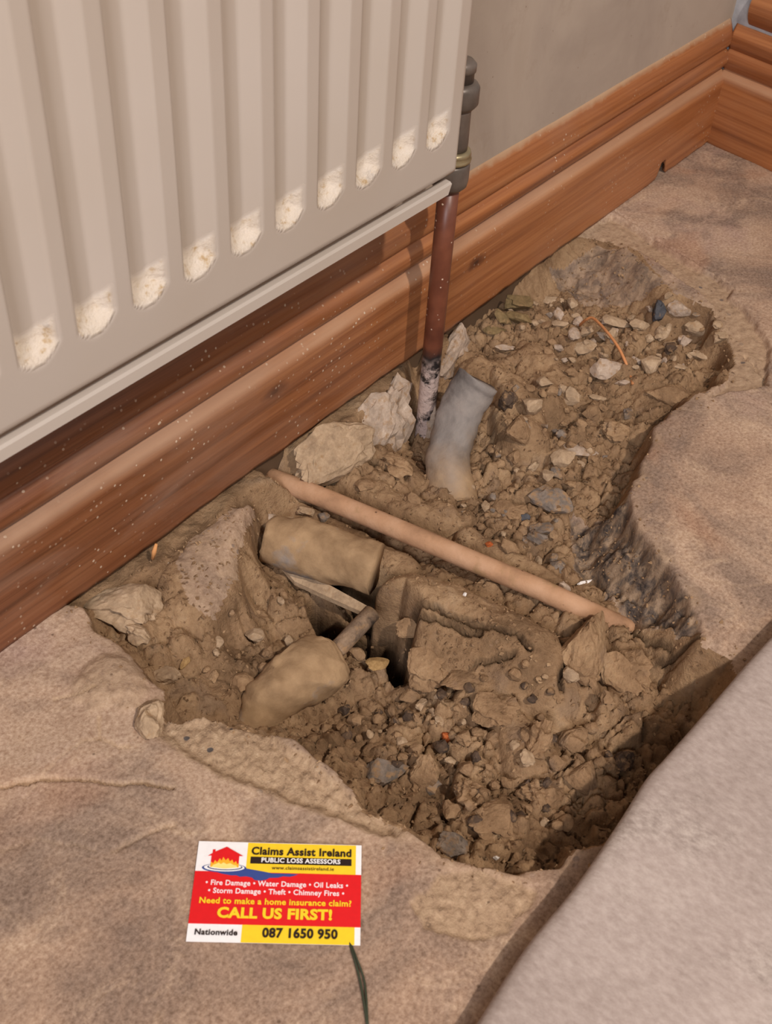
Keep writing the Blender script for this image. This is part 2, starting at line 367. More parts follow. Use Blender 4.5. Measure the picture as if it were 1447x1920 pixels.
# ------------------------------------------------------------------ the ground: one surface cut into concrete floor and excavated soil
STEP = .0014
xs = np.concatenate([np.arange(-1.5, .0, .06), np.arange(.02, 1.225, STEP)])
ys = np.concatenate([np.arange(-2.2, .03, .06), np.arange(.04, .4445, STEP)])
X, Y = np.meshgrid(xs, ys)
rim = pxy([(120, 1142), (150, 1140), (163, 1155), (172, 1180), (198, 1196), (238, 1222), (272, 1262), (300, 1296), (292, 1322), (306, 1350), (380, 1340),
    (440, 1346), (500, 1368), (560, 1400), (620, 1452), (672, 1508), (720, 1535), (770, 1560), (830, 1604), (900, 1626), (980, 1640), (1050, 1622), (1085, 1592),
    (1150, 1590), (1270, 1450), (1400, 1290), (1385, 1225), (1322, 1200), (1305, 1140), (1288, 1100), (1240, 1040), (1205, 985), (1190, 930), (1196, 880), (1222, 840),
    (1232, 800), (1270, 765), (1318, 735), (1362, 712), (1380, 670), (1376, 628), (1352, 606), (1335, 575), (1290, 556), (1262, 545), (1236, 512), (1200, 470), (1150, 440),
    (1105, 432)])
rim = rim + [(at(1050, 470).x+.03, .46), (at(120, 1142).x-.03, .46)]
wob = fbm(X, Y, 70, 4, 3)*.0035 + fbm(X, Y, 25, 2, 9)*.003
D = sdf(X, Y, rim) + wob
# (px, py, z, roughness, rim width): what the digging left, sampled across the hole
CP = [(800, 860, -.058, .5, .01), (730, 870, -.040, .5, .01), (660, 840, -.030, .5, .01), (600, 880, -.055, .6, .01), (900, 930, -.046, .8, .01), (1000, 850, -.040, .9, .012),
    (960, 740, -.030, .7, .012), (1020, 690, -.026, .6, .012), (940, 610, -.028, .8, .012), (1100, 650, -.034, .9, .02), (1200, 610, -.036, .8, .03), (1320, 640, -.034, .7, .012),
    (1150, 780, -.036, .9, .012), (1240, 730, -.022, .7, .02), (1100, 560, -.040, .5, .05), (1180, 545, -.036, .5, .05), (1040, 530, -.040, .6, .04), (1080, 900, -.042, .9, .01), (1040, 960, -.044, .8, .012),
    (1060, 1040, -.050, .7, .016), (1150, 1150, -.046, .6, .03), (1230, 1200, -.040, .6, .03), (930, 1010, -.046, .8, .01), (760, 1010, -.052, .5, .01), (560, 960, -.046, .5, .01),
    (520, 930, -.042, .4, .01), (600, 1040, -.044, .4, .01), (800, 1090, -.044, .5, .01), (950, 1130, -.042, .6, .01), (1000, 1240, -.040, .6, .01), (880, 1230, -.048, .6, .01),
    (620, 1140, -.105, .3, .01), (700, 1180, -.110, .4, .01), (740, 1230, -.100, .5, .01), (560, 1120, -.075, .5, .01), (520, 1080, -.060, .6, .01),
    (450, 1210, -.056, .5, .01), (400, 1290, -.050, .35, .02), (340, 1280, -.040, .3, .015), (350, 1190, -.030, .5, .01), (540, 1220, -.074, .5, .01), (500, 1150, -.060, .7, .01),
    (460, 1060, -.036, .6, .02), (430, 1000, -.010, .3, .02), (380, 1060, -.010, .35, .02), (420, 1110, -.022, .5, .02), (330, 1080, -.008, .4, .012), (340, 1130, -.016, .4, .01), (250, 1160, -.018, .5, .006), (200, 1165, -.030, .5, .006), (290, 1230, -.022, .5, .01),
    (520, 1330, -.062, .4, .012), (600, 1340, -.072, .8, .012), (700, 1330, -.076, .8, .012), (700, 1430, -.066, .9, .02), (800, 1400, -.068, .9, .012), (900, 1330, -.062, .9, .012), (800, 1500, -.058, .9, .02),
    (950, 1420, -.056, 1, .012), (1050, 1360, -.050, .9, .012), (900, 1560, -.042, 1, .02), (1000, 1540, -.046, 1, .02), (1060, 1470, -.050, 1, .012), (1150, 1430, -.052, 1, .012), (1250, 1320, -.044, .8, .02), (1180, 1310, -.044, .8, .012),
    (560, 1420, -.045, .6, .02), (640, 1480, -.04, .8, .02), (1080, 1180, -.042, .6, .012)]
ws = 0; z0 = 0; rg = 0; rw = 0
for px, py, z, r, wd in CP:
    p = at(px, py, z); k = 1/(((X-p.x)**2+(Y-p.y)**2)+1.2e-4)**2; ws = ws+k; z0 = z0+k*z; rg = rg+k*r; rw = rw+k*wd
z0, rg, rw = z0/ws, rg/ws, rw/ws
ins = ss(0, 1, D/rw)
f1, f2, cid = worley(X+wob, Y+wob*.7, 48, 1); g1, g2, gid = worley(X-wob, Y+wob, 105, 5); h1, h2, hid = worley(X, Y, 240, 8)
lump = .0160*(cid-.35)*np.clip(1-(f1/.8)**2, 0, 1) + .0095*(gid-.25)*np.clip(1-(g1/.75)**2, 0, 1) + .0028*hid*np.clip(1-(h1/.7)**2, 0, 1)
lump -= .0090*ss(.16, 0, f2-f1)*(cid > .3) + .0045*ss(.16, 0, g2-g1)*(gid > .25)
soilz = z0 + rg*lump + fbm(X, Y, 34, 5, 21)*.006*rg + fbm(X, Y, 150, 3, 31)*.0012
base = fbm(X, Y, 9, 5, 2)*.0014 + fbm(X, Y, 38, 5, 6)*.0011 + np.abs(fbm(X, Y, 14, 4, 8))*.0012
soilz = soilz + (np.maximum(soilz, -.011+fbm(X, Y, 40, 4, 33)*.006)-soilz)*ss(.412, .428, Y+fbm(X, Y, 30, 3, 34)*.008)*ss(.74, .70, X)
look = np.zeros(X.shape+(3,)); slook = np.zeros(X.shape+(3,))
# ridge of earth packed over the buried run, beside the clay-coloured pipe
def ridge(pts, z, r, ztop, amp=.002, f=90, s=0):
    global soilz
    q = [tuple(at(a, b, z))[:2] for a, b in pts]; d, t, L = seg_dist(X, Y, q)
    h = ztop - r + np.sqrt(np.clip(r*r-d*d, 0, None)) + fbm(X, Y, f, 4, 40+s)*amp + fbm(t, d, 120, 3, s)*amp*.8
    soilz = np.where(d < r*1.0, np.maximum(soilz, h), soilz)
ridge([(775, 1112), (830, 1128), (910, 1166), (1010, 1220)], -.03, .027, -.022, .003, 70, 1)
ridge([(835, 1180), (895, 1212), (960, 1250), (1030, 1275)], -.04, .026, -.031, .003, 90, 2)
ridge([(880, 1010), (1000, 1075), (1100, 1140)], -.042, .012, -.036, .002, 90, 3)
ridge([(900, 690), (960, 720), (985, 800)], -.02, .022, -.014, .004, 90, 4)
ridge([(1000, 660), (1040, 690), (1020, 740)], -.02, .022, -.018, .004, 90, 5)
ridge([(900, 1310), (960, 1370), (990, 1420)], -.05, .018, -.042, .003, 90, 6)
ridge([(560, 960), (680, 1020), (760, 1060)], -.045, .012, -.040, .002, 90, 7)
ridge([(660, 900), (760, 950), (830, 960)], -.04, .016, -.036, .004, 90, 8)
# hollows under the lagging
def pit(pts, z, depth, soft=.010):
    global soilz
    d = sdf(X, Y, [tuple(at(a, b, z))[:2] for a, b in pts])+wob*.6; soilz = soilz - depth*ss(0, soft, d)
q = [tuple(at(a, b, -.032))[:2] for a, b in ((470, 880), (500, 893), (640, 948), (760, 998))]; d, t, L = seg_dist(X, Y, q); soilz = np.where(d < .016, np.minimum(soilz, -.034+np.clip(d-.006, 0, 1)*1.6+wob), soilz)
pit([(568, 1100), (600, 1090), (690, 1140), (755, 1150), (785, 1190), (772, 1262), (740, 1270), (715, 1225), (660, 1195), (600, 1190), (575, 1150)], -.06, .085)
pit([(560, 878), (590, 860), (630, 868), (636, 890), (600, 902), (572, 896)], -.035, .045)
pit([(640, 830), (660, 826), (705, 846), (700, 858), (668, 846)], -.03, .02, .003)
pit([(770, 660), (800, 640), (800, 760), (780, 800), (760, 790), (752, 720)], -.03, .02)
pit([(780, 830), (806, 850), (812, 900), (800, 890)], -.05, .02)
pit([(905, 700), (935, 740), (960, 780), (940, 800), (905, 750)], -.03, .016)
pit([(170, 1150), (190, 1165), (205, 1190), (196, 1194), (174, 1180)], 0, .035, .003)
pit([(742, 1180), (770, 1200), (752, 1260), (742, 1270)], -.07, .03)
pit([(850, 1330), (880, 1310), (930, 1370), (950, 1440), (930, 1450), (900, 1390)], -.06, .022)
pit([(790, 1430), (830, 1400), (860, 1440), (850, 1490), (800, 1500)], -.06, .012)
pit([(960, 1460), (985, 1440), (990, 1490), (972, 1510)], -.05, .015)
def crack(arr, pts, z, width, depth, jag=.002, lk=None):
    q = [tuple(at(a, b, z))[:2] for a, b in pts]; d, t, L = seg_dist(X+fbm(X, Y, 110, 3, 71)*jag, Y+fbm(X, Y, 110, 3, 72)*jag, q)
    k = ss(width, width*.25, d)*ss(0, width*2, t+.0005)
    if lk is not None: lk[0][..., lk[1]] = np.maximum(lk[0][..., lk[1]], ss(width*1.5, width*.5, d)*lk[2])
    return arr - depth*k
for pts in ([(720, 1060), (840, 1090), (960, 1140), (1030, 1190)], [(770, 1140), (860, 1180), (960, 1215), (990, 1240)], [(700, 1130), (800, 1170), (900, 1205)],
            [(860, 1262), (900, 1240), (960, 1240)], [(1040, 1170), (1060, 1240), (1050, 1290)], [(1180, 1160), (1205, 1200), (1250, 1230)], [(1240, 1240), (1290, 1256), (1310, 1270)]):
    soilz = crack(soilz, pts, -.035, .0022, .009, .003, (slook, 2, .8))
# broken layers around the rim: exposed mortar shelf, rough bare patch, thin topping broken away
shelf = sdf(X, Y, pxy([(262, 1330), (310, 1345), (430, 1335), (500, 1365), (560, 1400), (640, 1460), (770, 1560), (720, 1580), (640, 1560), (540, 1520), (430, 1470), (350, 1440), (290, 1390)], -.004))+wob*1.3
base = base - .005*ss(0, .008, shelf) + ss(0, .004, shelf)*(.0026*np.abs(fbm(X, Y, 230, 3, 55)) + .0015*(gid-.3)*np.clip(1-(h1/.7)**2, 0, 1))
look[..., 0] = np.maximum(look[..., 0], ss(-.001, .004, shelf))
patch = sdf(X, Y, pxy([(766, 1690), (800, 1672), (830, 1640), (900, 1620), (985, 1650), (1010, 1672), (985, 1712), (950, 1745), (870, 1768), (790, 1745)]))+wob*1.4
base = base - .0026*ss(0, .003, patch) + ss(0, .003, patch)*.0016*hid*np.clip(1-(h1/.7)**2, 0, 1)
look[..., 0] = np.maximum(look[..., 0], .9*ss(0, .003, patch))
lump2 = sdf(X, Y, pxy([(130, 1270), (180, 1230), (240, 1225), (275, 1265), (290, 1300), (240, 1330), (170, 1335), (125, 1320)]))+wob*1.5
base = base + .004*ss(0, .012, lump2) + ss(0, .006, lump2)*.0012*fbm(X, Y, 200, 3, 57); look[..., 0] = np.maximum(look[..., 0], .55*ss(0, .006, lump2))
top_off = sdf(X, Y, pxy([(1148, 398), (1200, 428), (1245, 462), (1320, 500), (1382, 542), (1376, 556), (1420, 600), (1447, 650), (1440, 720), (1400, 728), (1330, 740), (1370, 700), (1340, 570), (1200, 470), (1060, 440), (1120, 410)]))+wob*.8
base = base - .0060*ss(0, .003, top_off) + ss(0, .004, top_off)*.0012*fbm(X, Y, 160, 4, 58)
look[..., 0] = np.maximum(look[..., 0], .75*ss(0, .004, top_off))
rimk = ss(-.012, 0, D)*ss(.3, 0, (X > 9)*1.0); look[..., 0] = np.maximum(look[..., 0], rimk*.6*(.5+.5*np.clip(fbm(X, Y, 60, 3, 61)*2, -1, 1)))
base = base - .0012*ss(-.01, .002, D)*(1+fbm(X, Y, 90, 3, 62))
cr = [([(0, 1476), (60, 1462), (120, 1458), (160, 1466), (200, 1470), (265, 1466), (300, 1472), (330, 1474)], .0013, .006, 1), ([(1395, 655), (1420, 678), (1436, 700), (1440, 720)], .0016, .003, .2), ([(0, 1600), (60, 1570), (180, 1590)], .001, .0012, .3),
      ([(100, 1310), (140, 1304), (180, 1290)], .0013, .0012, .8), ([(185, 1345), (186, 1385), (212, 1395), (240, 1400)], .0012, .001, .8), ([(150, 1390), (190, 1384)], .0012, .001, .7), ([(210, 1600), (260, 1570), (330, 1545)], .0016, .002, .4),
      ([(1200, 700), (1300, 720)], .001, .001, .2), ([(1150, 392), (1205, 430), (1250, 462), (1320, 498), (1384, 545)], .0016, .003, 0), ([(40, 1500), (110, 1420), (150, 1395)], .001, .0008, .4), ([(1300, 1080), (1400, 1100), (1447, 1090)], .001, .0006, .3)]
for pts, wd, dp, pl in cr: base = crack(base, pts, 0, wd, dp, .0025, (look, 2, pl*.55))
# sheared concrete faces of the rim (dark broken faces)
def face(poly, z):
    return ss(-.002, .004, sdf(X, Y, [tuple(at(a, b, c))[:2] for a, b, c in poly])+wob*.8)
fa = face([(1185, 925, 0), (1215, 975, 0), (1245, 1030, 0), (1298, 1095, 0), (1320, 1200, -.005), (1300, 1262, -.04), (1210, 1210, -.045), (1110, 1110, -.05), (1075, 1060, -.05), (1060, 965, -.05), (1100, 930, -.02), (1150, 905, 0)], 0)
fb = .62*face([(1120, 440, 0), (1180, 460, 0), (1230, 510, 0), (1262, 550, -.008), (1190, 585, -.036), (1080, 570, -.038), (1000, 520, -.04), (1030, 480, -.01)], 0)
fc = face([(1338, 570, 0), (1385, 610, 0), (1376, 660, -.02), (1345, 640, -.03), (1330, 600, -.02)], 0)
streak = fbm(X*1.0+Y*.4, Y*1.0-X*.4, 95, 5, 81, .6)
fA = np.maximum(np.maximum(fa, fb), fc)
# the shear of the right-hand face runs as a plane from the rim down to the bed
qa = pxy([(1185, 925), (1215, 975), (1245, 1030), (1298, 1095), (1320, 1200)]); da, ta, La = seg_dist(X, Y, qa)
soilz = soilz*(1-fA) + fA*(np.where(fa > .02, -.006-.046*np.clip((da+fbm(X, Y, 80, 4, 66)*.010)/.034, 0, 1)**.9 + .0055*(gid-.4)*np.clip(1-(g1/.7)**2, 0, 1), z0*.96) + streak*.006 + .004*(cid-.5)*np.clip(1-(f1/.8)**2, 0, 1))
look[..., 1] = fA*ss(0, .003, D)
isconc = (D < .0015) | (fA > .5)
ins = np.maximum(ins, fa*ss(0, .004, D))
H = np.where(D > 0, base*(1-ins) + (soilz+base*.3)*ins, base)
# tan concrete slice under the skirting (bonded lump with a flat dusty top)
slab_l = sdf(X, Y, [tuple(at(a, b, -.008))[:2] for a, b in ((300, 1052), (345, 1000), (420, 945), (480, 912), (492, 940), (470, 1010), (452, 1070), (436, 1120), (390, 1150), (330, 1130), (318, 1090))])+wob*1.2
kl = ss(-.004, .012, slab_l)
H = H*(1-kl) + kl*(-.007 - .012*ss(.42, .36, Y) + fbm(X, Y, 40, 5, 91)*.0025 + streak*.001)
isconc |= slab_l > .006; look[..., 0] = np.maximum(look[..., 0], .30*kl)
slook[..., 2] = np.maximum(slook[..., 2], ss(-.080, -.105, H))  # deepest soil coloured darker, standing in for shade in the hollows
P = np.stack([X, Y, H], -1)
fc4 = (isconc[:-1, :-1].astype(int)+isconc[1:, :-1]+isconc[:-1, 1:]+isconc[1:, 1:]) >= 2
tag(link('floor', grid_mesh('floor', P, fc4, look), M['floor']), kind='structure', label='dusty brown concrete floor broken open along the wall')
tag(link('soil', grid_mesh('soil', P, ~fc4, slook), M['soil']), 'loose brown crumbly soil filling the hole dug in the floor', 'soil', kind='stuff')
def gz(x, y):
    i = min(max(int(np.searchsorted(xs, x)), 0), len(xs)-1); j = min(max(int(np.searchsorted(ys, y)), 0), len(ys)-1); return float(H[j, i])
def hit(px, py):
    """the point of the ground seen at a pixel"""
    d = ray(px, py); t = (.02-HC)/d.z
    for _ in range(400):
        p = EYE+d*t
        if p.z <= gz(p.x, p.y): break
        t += .0006
    return EYE+d*t

# ------------------------------------------------------------------ walls and skirting
YS, YW = .4317, .4437
bm = bmesh.new(); box_bm(bm, (-2.0, YW, -.25), (1.33, YW+.1, 2.4)); tag(link('wall_left', bm_mesh(bm, 'wall_left', False), M['wall']), kind='structure', label='bare grey-brown plaster wall behind the radiator')
CX = 1.2005; RDIR = Vector((-.0199, -.0957, 0)).normalized(); RN = Vector((RDIR.y, -RDIR.x, 0)); RN = RN if RN.x < 0 else -RN      # right wall runs towards the viewer
RO = Vector((CX, .4437, 0)) - RN*.012
bm = bmesh.new(); vs = box_bm(bm, (0, 0, -.05), (2.6, .1, 2.4))
for v in vs: v.co = Vector((CX, .47, 0)) - RN*.012 - RDIR*.0 + RDIR*v.co.x - RN*v.co.y + Vector((0, 0, v.co.z))
tag(link('wall_right', bm_mesh(bm, 'wall_right', False), M['wall2']), kind='structure', label='grey plaster end wall at the far corner')
PROF = [(.0006, .000), (.000, .003), (.000, .069), (.0008, .0722), (.0030, .0752), (.0062, .0778), (.0082, .0796), (.0086, .0806), (.0072, .0816), (.0042, .0834), (.0022, .0866), (.0016, .0900), (.0022, .0938),
        (.0046, .0974), (.0072, .0994), (.0084, .1003), (.0080, .1012), (.0058, .1030), (.0044, .1066), (.0044, .1110), (.0054, .1160), (.0072, .1210), (.0093, .1255), (.0108, .1290), (.0122, .1308), (.02, .1312)]
PROF2 = []
for (a, b), (c, d) in zip(PROF, PROF[1:]):
    n = max(1, int(math.hypot(c-a, d-b)/.004)); PROF2 += [(a+(c-a)*k/n, b+(d-b)*k/n) for k in range(n)]
PROF2.append(PROF[-1])
def skirting(name, origin, along, inward, length, mat, ragged, label):
    s = np.arange(0, length, .0022); P = np.zeros((len(PROF2), len(s), 3))
    n1 = fbm(s+3, s*0+.5, 60, 4, 101)*.0018; n2 = fbm(s+1, s*0+2.2, 14, 2, 103)*.001
    for k, (dy, z) in enumerate(PROF2):
        zz = np.full(s.shape, z) + (np.where(s < 9, n1+n2, 0)*ss(.012, 0, z) if ragged else 0)
        off = np.full(s.shape, dy) + fbm(s+z*3, s*0+z*30, 25, 3, 105)*.0004
        if ragged:
            x = origin.x+along.x*s
            zz = zz + ss(.030, .0, z)*.016*ss(.012, .004, np.abs(x-1.083)) - 0
            zz = np.maximum(zz, z) if z > .03 else zz
        pt = np.array(origin)[None, :] + np.outer(s, np.array(along)) + np.outer(off, np.array(inward)); P[k] = pt; P[k, :, 2] = zz
    me = grid_mesh(name, P); o = link(name, me, mat); sol = o.modifiers.new('thick', 'SOLIDIFY'); sol.thickness = .004; sol.offset = -1 if ragged else 1
    return tag(o, label, kind='structure')
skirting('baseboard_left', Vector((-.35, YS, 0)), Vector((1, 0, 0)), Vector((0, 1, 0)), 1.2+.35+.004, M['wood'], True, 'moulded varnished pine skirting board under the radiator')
# right skirting: same moulding turned through the corner; built in its own frame so the grain follows it
def frame_obj(o, origin, along):
    o.location = origin; o.rotation_euler.z = math.atan2(along.y, along.x)
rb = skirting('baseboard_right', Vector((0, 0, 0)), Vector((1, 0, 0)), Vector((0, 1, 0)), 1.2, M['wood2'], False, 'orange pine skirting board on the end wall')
frame_obj(rb, Vector((CX, YS+.006, 0)), RDIR)
# half-round strip sitting above it, its sawn end showing
bm = bmesh.new(); rings = []
prof = [(0, 0)] + [(-.0135*math.sin(math.pi*k/12)**.8, .046*k/12) for k in range(1, 12)] + [(0, .046)]
for sx in np.linspace(.014, 1.2, 40): rings.append([bm.verts.new((sx, y, z)) for y, z in prof])
for a, b in zip(rings, rings[1:]):
    for k in range(len(prof)): bm.faces.new((a[k], a[(k+1) % len(prof)], b[(k+1) % len(prof)], b[k]))
bm.faces.new(rings[0]); bm.faces.new(rings[-1])
st = link('trim_1', bm_mesh(bm, 'trim_1', False), M['wood2']); frame_obj(st, Vector((CX, YS+.006, .124)) - RN*.011, RDIR); tag(st, 'half-round pine strip above the skirting on the end wall', kind='structure')

# ------------------------------------------------------------------ radiator
YR = .361; XR = .5772; ZB = .2088
rad = empty('radiator', (.2, YR, .2), 'white enamelled panel radiator with pressed vertical channels, hung above the skirting', 'radiator')
inv = Matrix.Translation((-.2, -YR, -.2))
gx = np.unique(np.concatenate([np.arange(-.45, XR-.008, .0011), XR-.008+np.array([.0, .002, .004, .0055, .0068, .0076, .008])])); gzv = np.concatenate([np.array([ZB, ZB+.0006, ZB+.0015, ZB+.003, ZB+.005]), np.arange(ZB+.007, .285, .0012), np.arange(.29, .78, .02)])
GX, GZ = np.meshgrid(gx, gzv)
ph = np.mod(GX-.0037, .0333)            # the channel's left lip
dep = .0072
lin = lambda a, b, x: np.clip((x-a)/(b-a), 0, 1)
lft = lin(0, .0040, ph); rgt = lin(.0232, .0160, ph); inch = lft*rgt
cx = (ph-.0118)/.0118
zbot = .2338 + .0065*np.clip(np.abs(cx+.15), 0, 1.2)**2
bot = ss(0, .012, GZ-zbot); k = np.minimum(inch, bot)
last = GX < XR-.012
depth = dep*k*last
edge = ss(XR-.008, XR, GX); lowe = ss(ZB+.005, ZB, GZ)
PY = depth + .0075*edge**2 + .009*lowe**2
PR = np.stack([GX-.2, PY, GZ-.2], -1)
lk = np.zeros(GX.shape+(3,)); lk[..., 0] = ss(.015, .10, bot)*ss(.0165, .012, GZ-zbot)*ss(.05, .35, inch)*last
lk[..., 1] = ss(.0, 1, edge)*ss(.3, .2, GZ)*.9 + ss(.5, 1, edge)*.25
link('front_panel', grid_mesh('front_panel', PR, None, lk), M['paint'], rad)
bm = bmesh.new()
x1 = XR-.0055
vs = [(-.45, .0075, .2046), (-.45, .0034, .2042), (-.45, .0020, .2030), (-.45, .0014, .1972), (-.45, .0100, .1965)]
ra = [bm.verts.new((a-.2, b, c-.2)) for a, b, c in vs]; rb_ = [bm.verts.new((x1-.2-(.004 if c < .198 else 0), b, c-.2)) for a, b, c in vs]
for i in range(5): bm.faces.new((ra[i], ra[(i+1) % 5], rb_[(i+1) % 5], rb_[i]))
bm.faces.new(ra); bm.faces.new(rb_)
me = bm_mesh(bm, 'bottom_lip', False); a = me.color_attributes.new('look', 'FLOAT_COLOR', 'POINT'); a.data.foreach_set('color', [0, 0, 0, 1]*len(me.vertices))
link('bottom_lip', me, M['paint'], rad)
bm = bmesh.new(); box_bm(bm, (-.64, .010, .012), (XR-.2-.010, .016, .58)); link('back_panel', bm_mesh(bm, 'back_panel', False), M['back'], rad)
bm = bmesh.new()
for k in range(28): box_bm(bm, (-.60+k*.0333, .016, .03), (-.60+k*.0333+.012, .034, .56))
o = link('convector_fins', bm_mesh(bm, 'convector_fins', False), M['back'], rad); o['kind'] = 'stuff'

# ------------------------------------------------------------------ valve and riser
XP, YP = .6289, .4017
val = empty('radiator_valve', (XP, YP, .165), 'tarnished grey metal valve half hidden behind the radiator edge', 'valve')
lathe('lower_nut', [(.0085, 0), (.0125, .004), (.0132, .008), (.0132, .019), (.0118, .021)], M['metal'], val, hexa=False)
lathe('sealing_ring', [(.0118, .021), (.0135, .022), (.0138, .024), (.0120, .0255), (.0132, .0268), (.0128, .029), (.0100, .030)], M['olivering'], val)
lathe('valve_body', [(.0100, .029), (.0103, .034), (.0100, .056), (.0105, .060)], M['metal'], val)
lathe('upper_nut', [(.0105, .0580), (.0128, .0605), (.0142, .0625), (.0142, .0730), (.0125, .0755), (.0105, .0765)], M['metal'], val)
lathe('spindle_cap', [(.0095, .0765), (.0095, .0830), (.0105, .0835), (.0105, .0880), (.0080, .0905), (.002, .0915)], M['metal'], val)
tube('tail_pipe', [(-.004, 0, .048), (-.025, -.006, .048), (-.052, -.018, .048)], .0075, M['metal'], val)
rs = empty('riser_pipe', (XP, YP, 0), 'brown painted copper pipe rising from the hole to the radiator valve', 'pipe')
tube('pipe_run', [(0, 0, z) for z in (.168, .12, .06, .0, -.03, -.06, -.075)], .0076, M['pipe'], rs, seg=28)
mo = bmesh.new()
bmesh.ops.create_icosphere(mo, subdivisions=3, radius=1)
for v in mo.verts:
    n = v.co.normalized(); q = .8+.35*math.sin(n.x*7+1)*math.sin(n.z*9)*.5+.15*math.sin(n.y*13)
    v.co = Vector((n.x*.0062*q, n.y*.0058*q, n.z*.024*q))
    v.co += Vector((-.0005, -.0062, -.042))
mo_ = link('mortar_crust', bm_mesh(mo, 'mortar_crust'), M['pale'], rs); mo_['label'] = 'pinkish white mortar crust'

# ------------------------------------------------------------------ lagging and buried pipes
def lag_tube(name, pts, radii, mat, seed, seg=28, amp=.0016, fl=.9, parent=None):
    o = tube(name, smooth_path(pts, 10), np.interp(np.linspace(0, 1, (len(pts)-1)*10+1), np.linspace(0, 1, len(radii)), radii).tolist(), mat, parent, seg, flat=fl)
    me = o.data; n = len(me.vertices); c = np.empty(n*3); me.vertices.foreach_get('co', c); c = c.reshape(-1, 3)
    d = np.stack([fbm(c[:, 0]+c[:, 2]+s, c[:, 1]-c[:, 2]*.6, 60, 4, seed+s) for s in range(3)], 1)*amp; c += d; me.vertices.foreach_set('co', c.ravel()); return o
# bent offcut leaning against the riser
g = [at(897, 708, .020), at(878, 742, .008), at(858, 788, -.006), at(843, 838, -.020), at(842, 890, -.034), at(852, 945, -.048)]
g = [Vector(p)+FW*.016 for p in g]
bl = lag_tube('pipe_lagging', g, [.0195, .0192, .0185, .0185, .019, .0205], M['lag'], 5, 40, .0028, .92)
tag(bl, 'bent grey foam lagging offcut leaning beside the brown riser pipe', 'lagging')
# clay-coloured horizontal pipe
hp = tube('buried_pipe', smooth_path([at(500, 893, -.033), at(600, 931, -.031), at(760, 998, -.030), at(900, 1058, -.030), at(1010, 1104, -.031), at(1090, 1141, -.036), at(1190, 1186, -.056)], 6), .0075, M['dusty'], None, 24)
tag(hp, 'dusty copper pipe lying straight across the hole under the skirting', 'pipe')
# dusty half tube beside it
c1 = lag_tube('lagging_shell', [at(505, 1008, -.040), at(560, 1022, -.040), at(620, 1040, -.040), at(672, 1058, -.040), at(706, 1068, -.040)], [.0175, .0195, .0200, .0195, .0185], M['lag2'], 11, 40, .0036, .9)
tag(c1, 'short dust-covered lagging shell lying parallel to the dusty copper pipe', 'lagging')
bm = bmesh.new()
top = [at(528, 1062, -.055), at(560, 1072, -.055), at(620, 1098, -.056), at(692, 1138, -.058), at(684, 1150, -.060), at(612, 1118, -.060), at(552, 1090, -.060)]
va = [bm.verts.new(p) for p in top]; vb = [bm.verts.new(p+Vector((0, 0, -.004))) for p in top]
bm.faces.new(va); bm.faces.new(vb[::-1])
for k in range(len(va)): bm.faces.new((va[k], vb[k], vb[(k+1) % len(va)], va[(k+1) % len(va)]))
tag(link('lagging_strip', bm_mesh(bm, 'lagging_strip', False), M['tan']), 'thin torn tan lagging strip over the dark hollow', 'lagging')
# lagged pipe rising toward the viewer with bare pipe at its end
lp = empty('lagged_pipe', tuple(at(560, 1290, -.05)), 'thick dust-covered lagged pipe with narrow bare pipe poking from its end', 'pipe')
o_ = Vector(lp.location)
q = [at(440, 1362, -.066), at(495, 1322, -.058), at(545, 1282, -.052), at(586, 1254, -.052), at(612, 1238, -.053), at(622, 1231, -.053)]
lag_tube('foam_sleeve', [Vector(p)-o_ for p in q], [.010, .0175, .0205, .0210, .0200, .0165], M['lag2'], 17, 40, .0052, .92, lp)
tube('bare_pipe', [Vector(p)-o_ for p in (at(600, 1244, -.050), at(640, 1210, -.046), at(668, 1180, -.043), at(697, 1149, -.041))], .0062, M['bare'], lp, 20)

# ------------------------------------------------------------------ stones and clods
def rock_mesh(name, seed, sub=2, ang=.5, rough=.25):
    rnd = random.Random(seed); bm = bmesh.new(); bmesh.ops.create_icosphere(bm, subdivisions=sub, radius=1)
    pl = [(Vector((rnd.gauss(0, 1), rnd.gauss(0, 1), rnd.gauss(0, 1))).normalized(), rnd.uniform(.48, .80)) for _ in range(11)]
    ph_ = [(Vector((rnd.gauss(0, 1), rnd.gauss(0, 1), rnd.gauss(0, 1)))*fq, rnd.uniform(0, 6), am) for fq, am in ((1.6, .45), (1.6, .45), (3.2, .30), (3.5, .30), (6, .18), (7, .18), (11, .13), (13, .13), (21, .08), (24, .08))]
    for v in bm.verts:
        n = v.co.normalized(); r = 1+rough*sum(math.sin(d.dot(n)+p)*a for d, p, a in ph_); p = n*r
        for d, k in pl:
            t = p.dot(d)-k
            if t > 0: p = p-d*t*ang
        v.co = p*rnd.uniform(.97, 1.03)
    return bm_mesh(bm, name, ang < .6)
CL = [rock_mesh('clod', 100+k, 2, .75, .45) for k in range(10)]
ST = [rock_mesh('stone', 200+k, 3, .95, .30) for k in range(10)]
BIG = [rock_mesh('lump', 300+k, 4, .72, .40) for k in range(8)]
def inst(name, me, mat, loc, scale, rot):
    m = me.copy() if me.materials and me.materials[0] != mat else me
    if m is not me: m.materials.clear()
    if not m.materials: m.materials.append(mat)
    o = bpy.data.objects.new(name, m); C.objects.link(o); o.location = loc; o.scale = scale; o.rotation_euler = rot; return o
VAR = {}
def variant(kind, k, mat):
    key = (kind, k, mat.name)
    if key not in VAR:
        me = {'c': CL, 's': ST, 'b': BIG}[kind][k % {'c': 10, 's': 10, 'b': 8}[kind]].copy(); me.materials.clear(); me.materials.append(mat); VAR[key] = me
    return VAR[key]
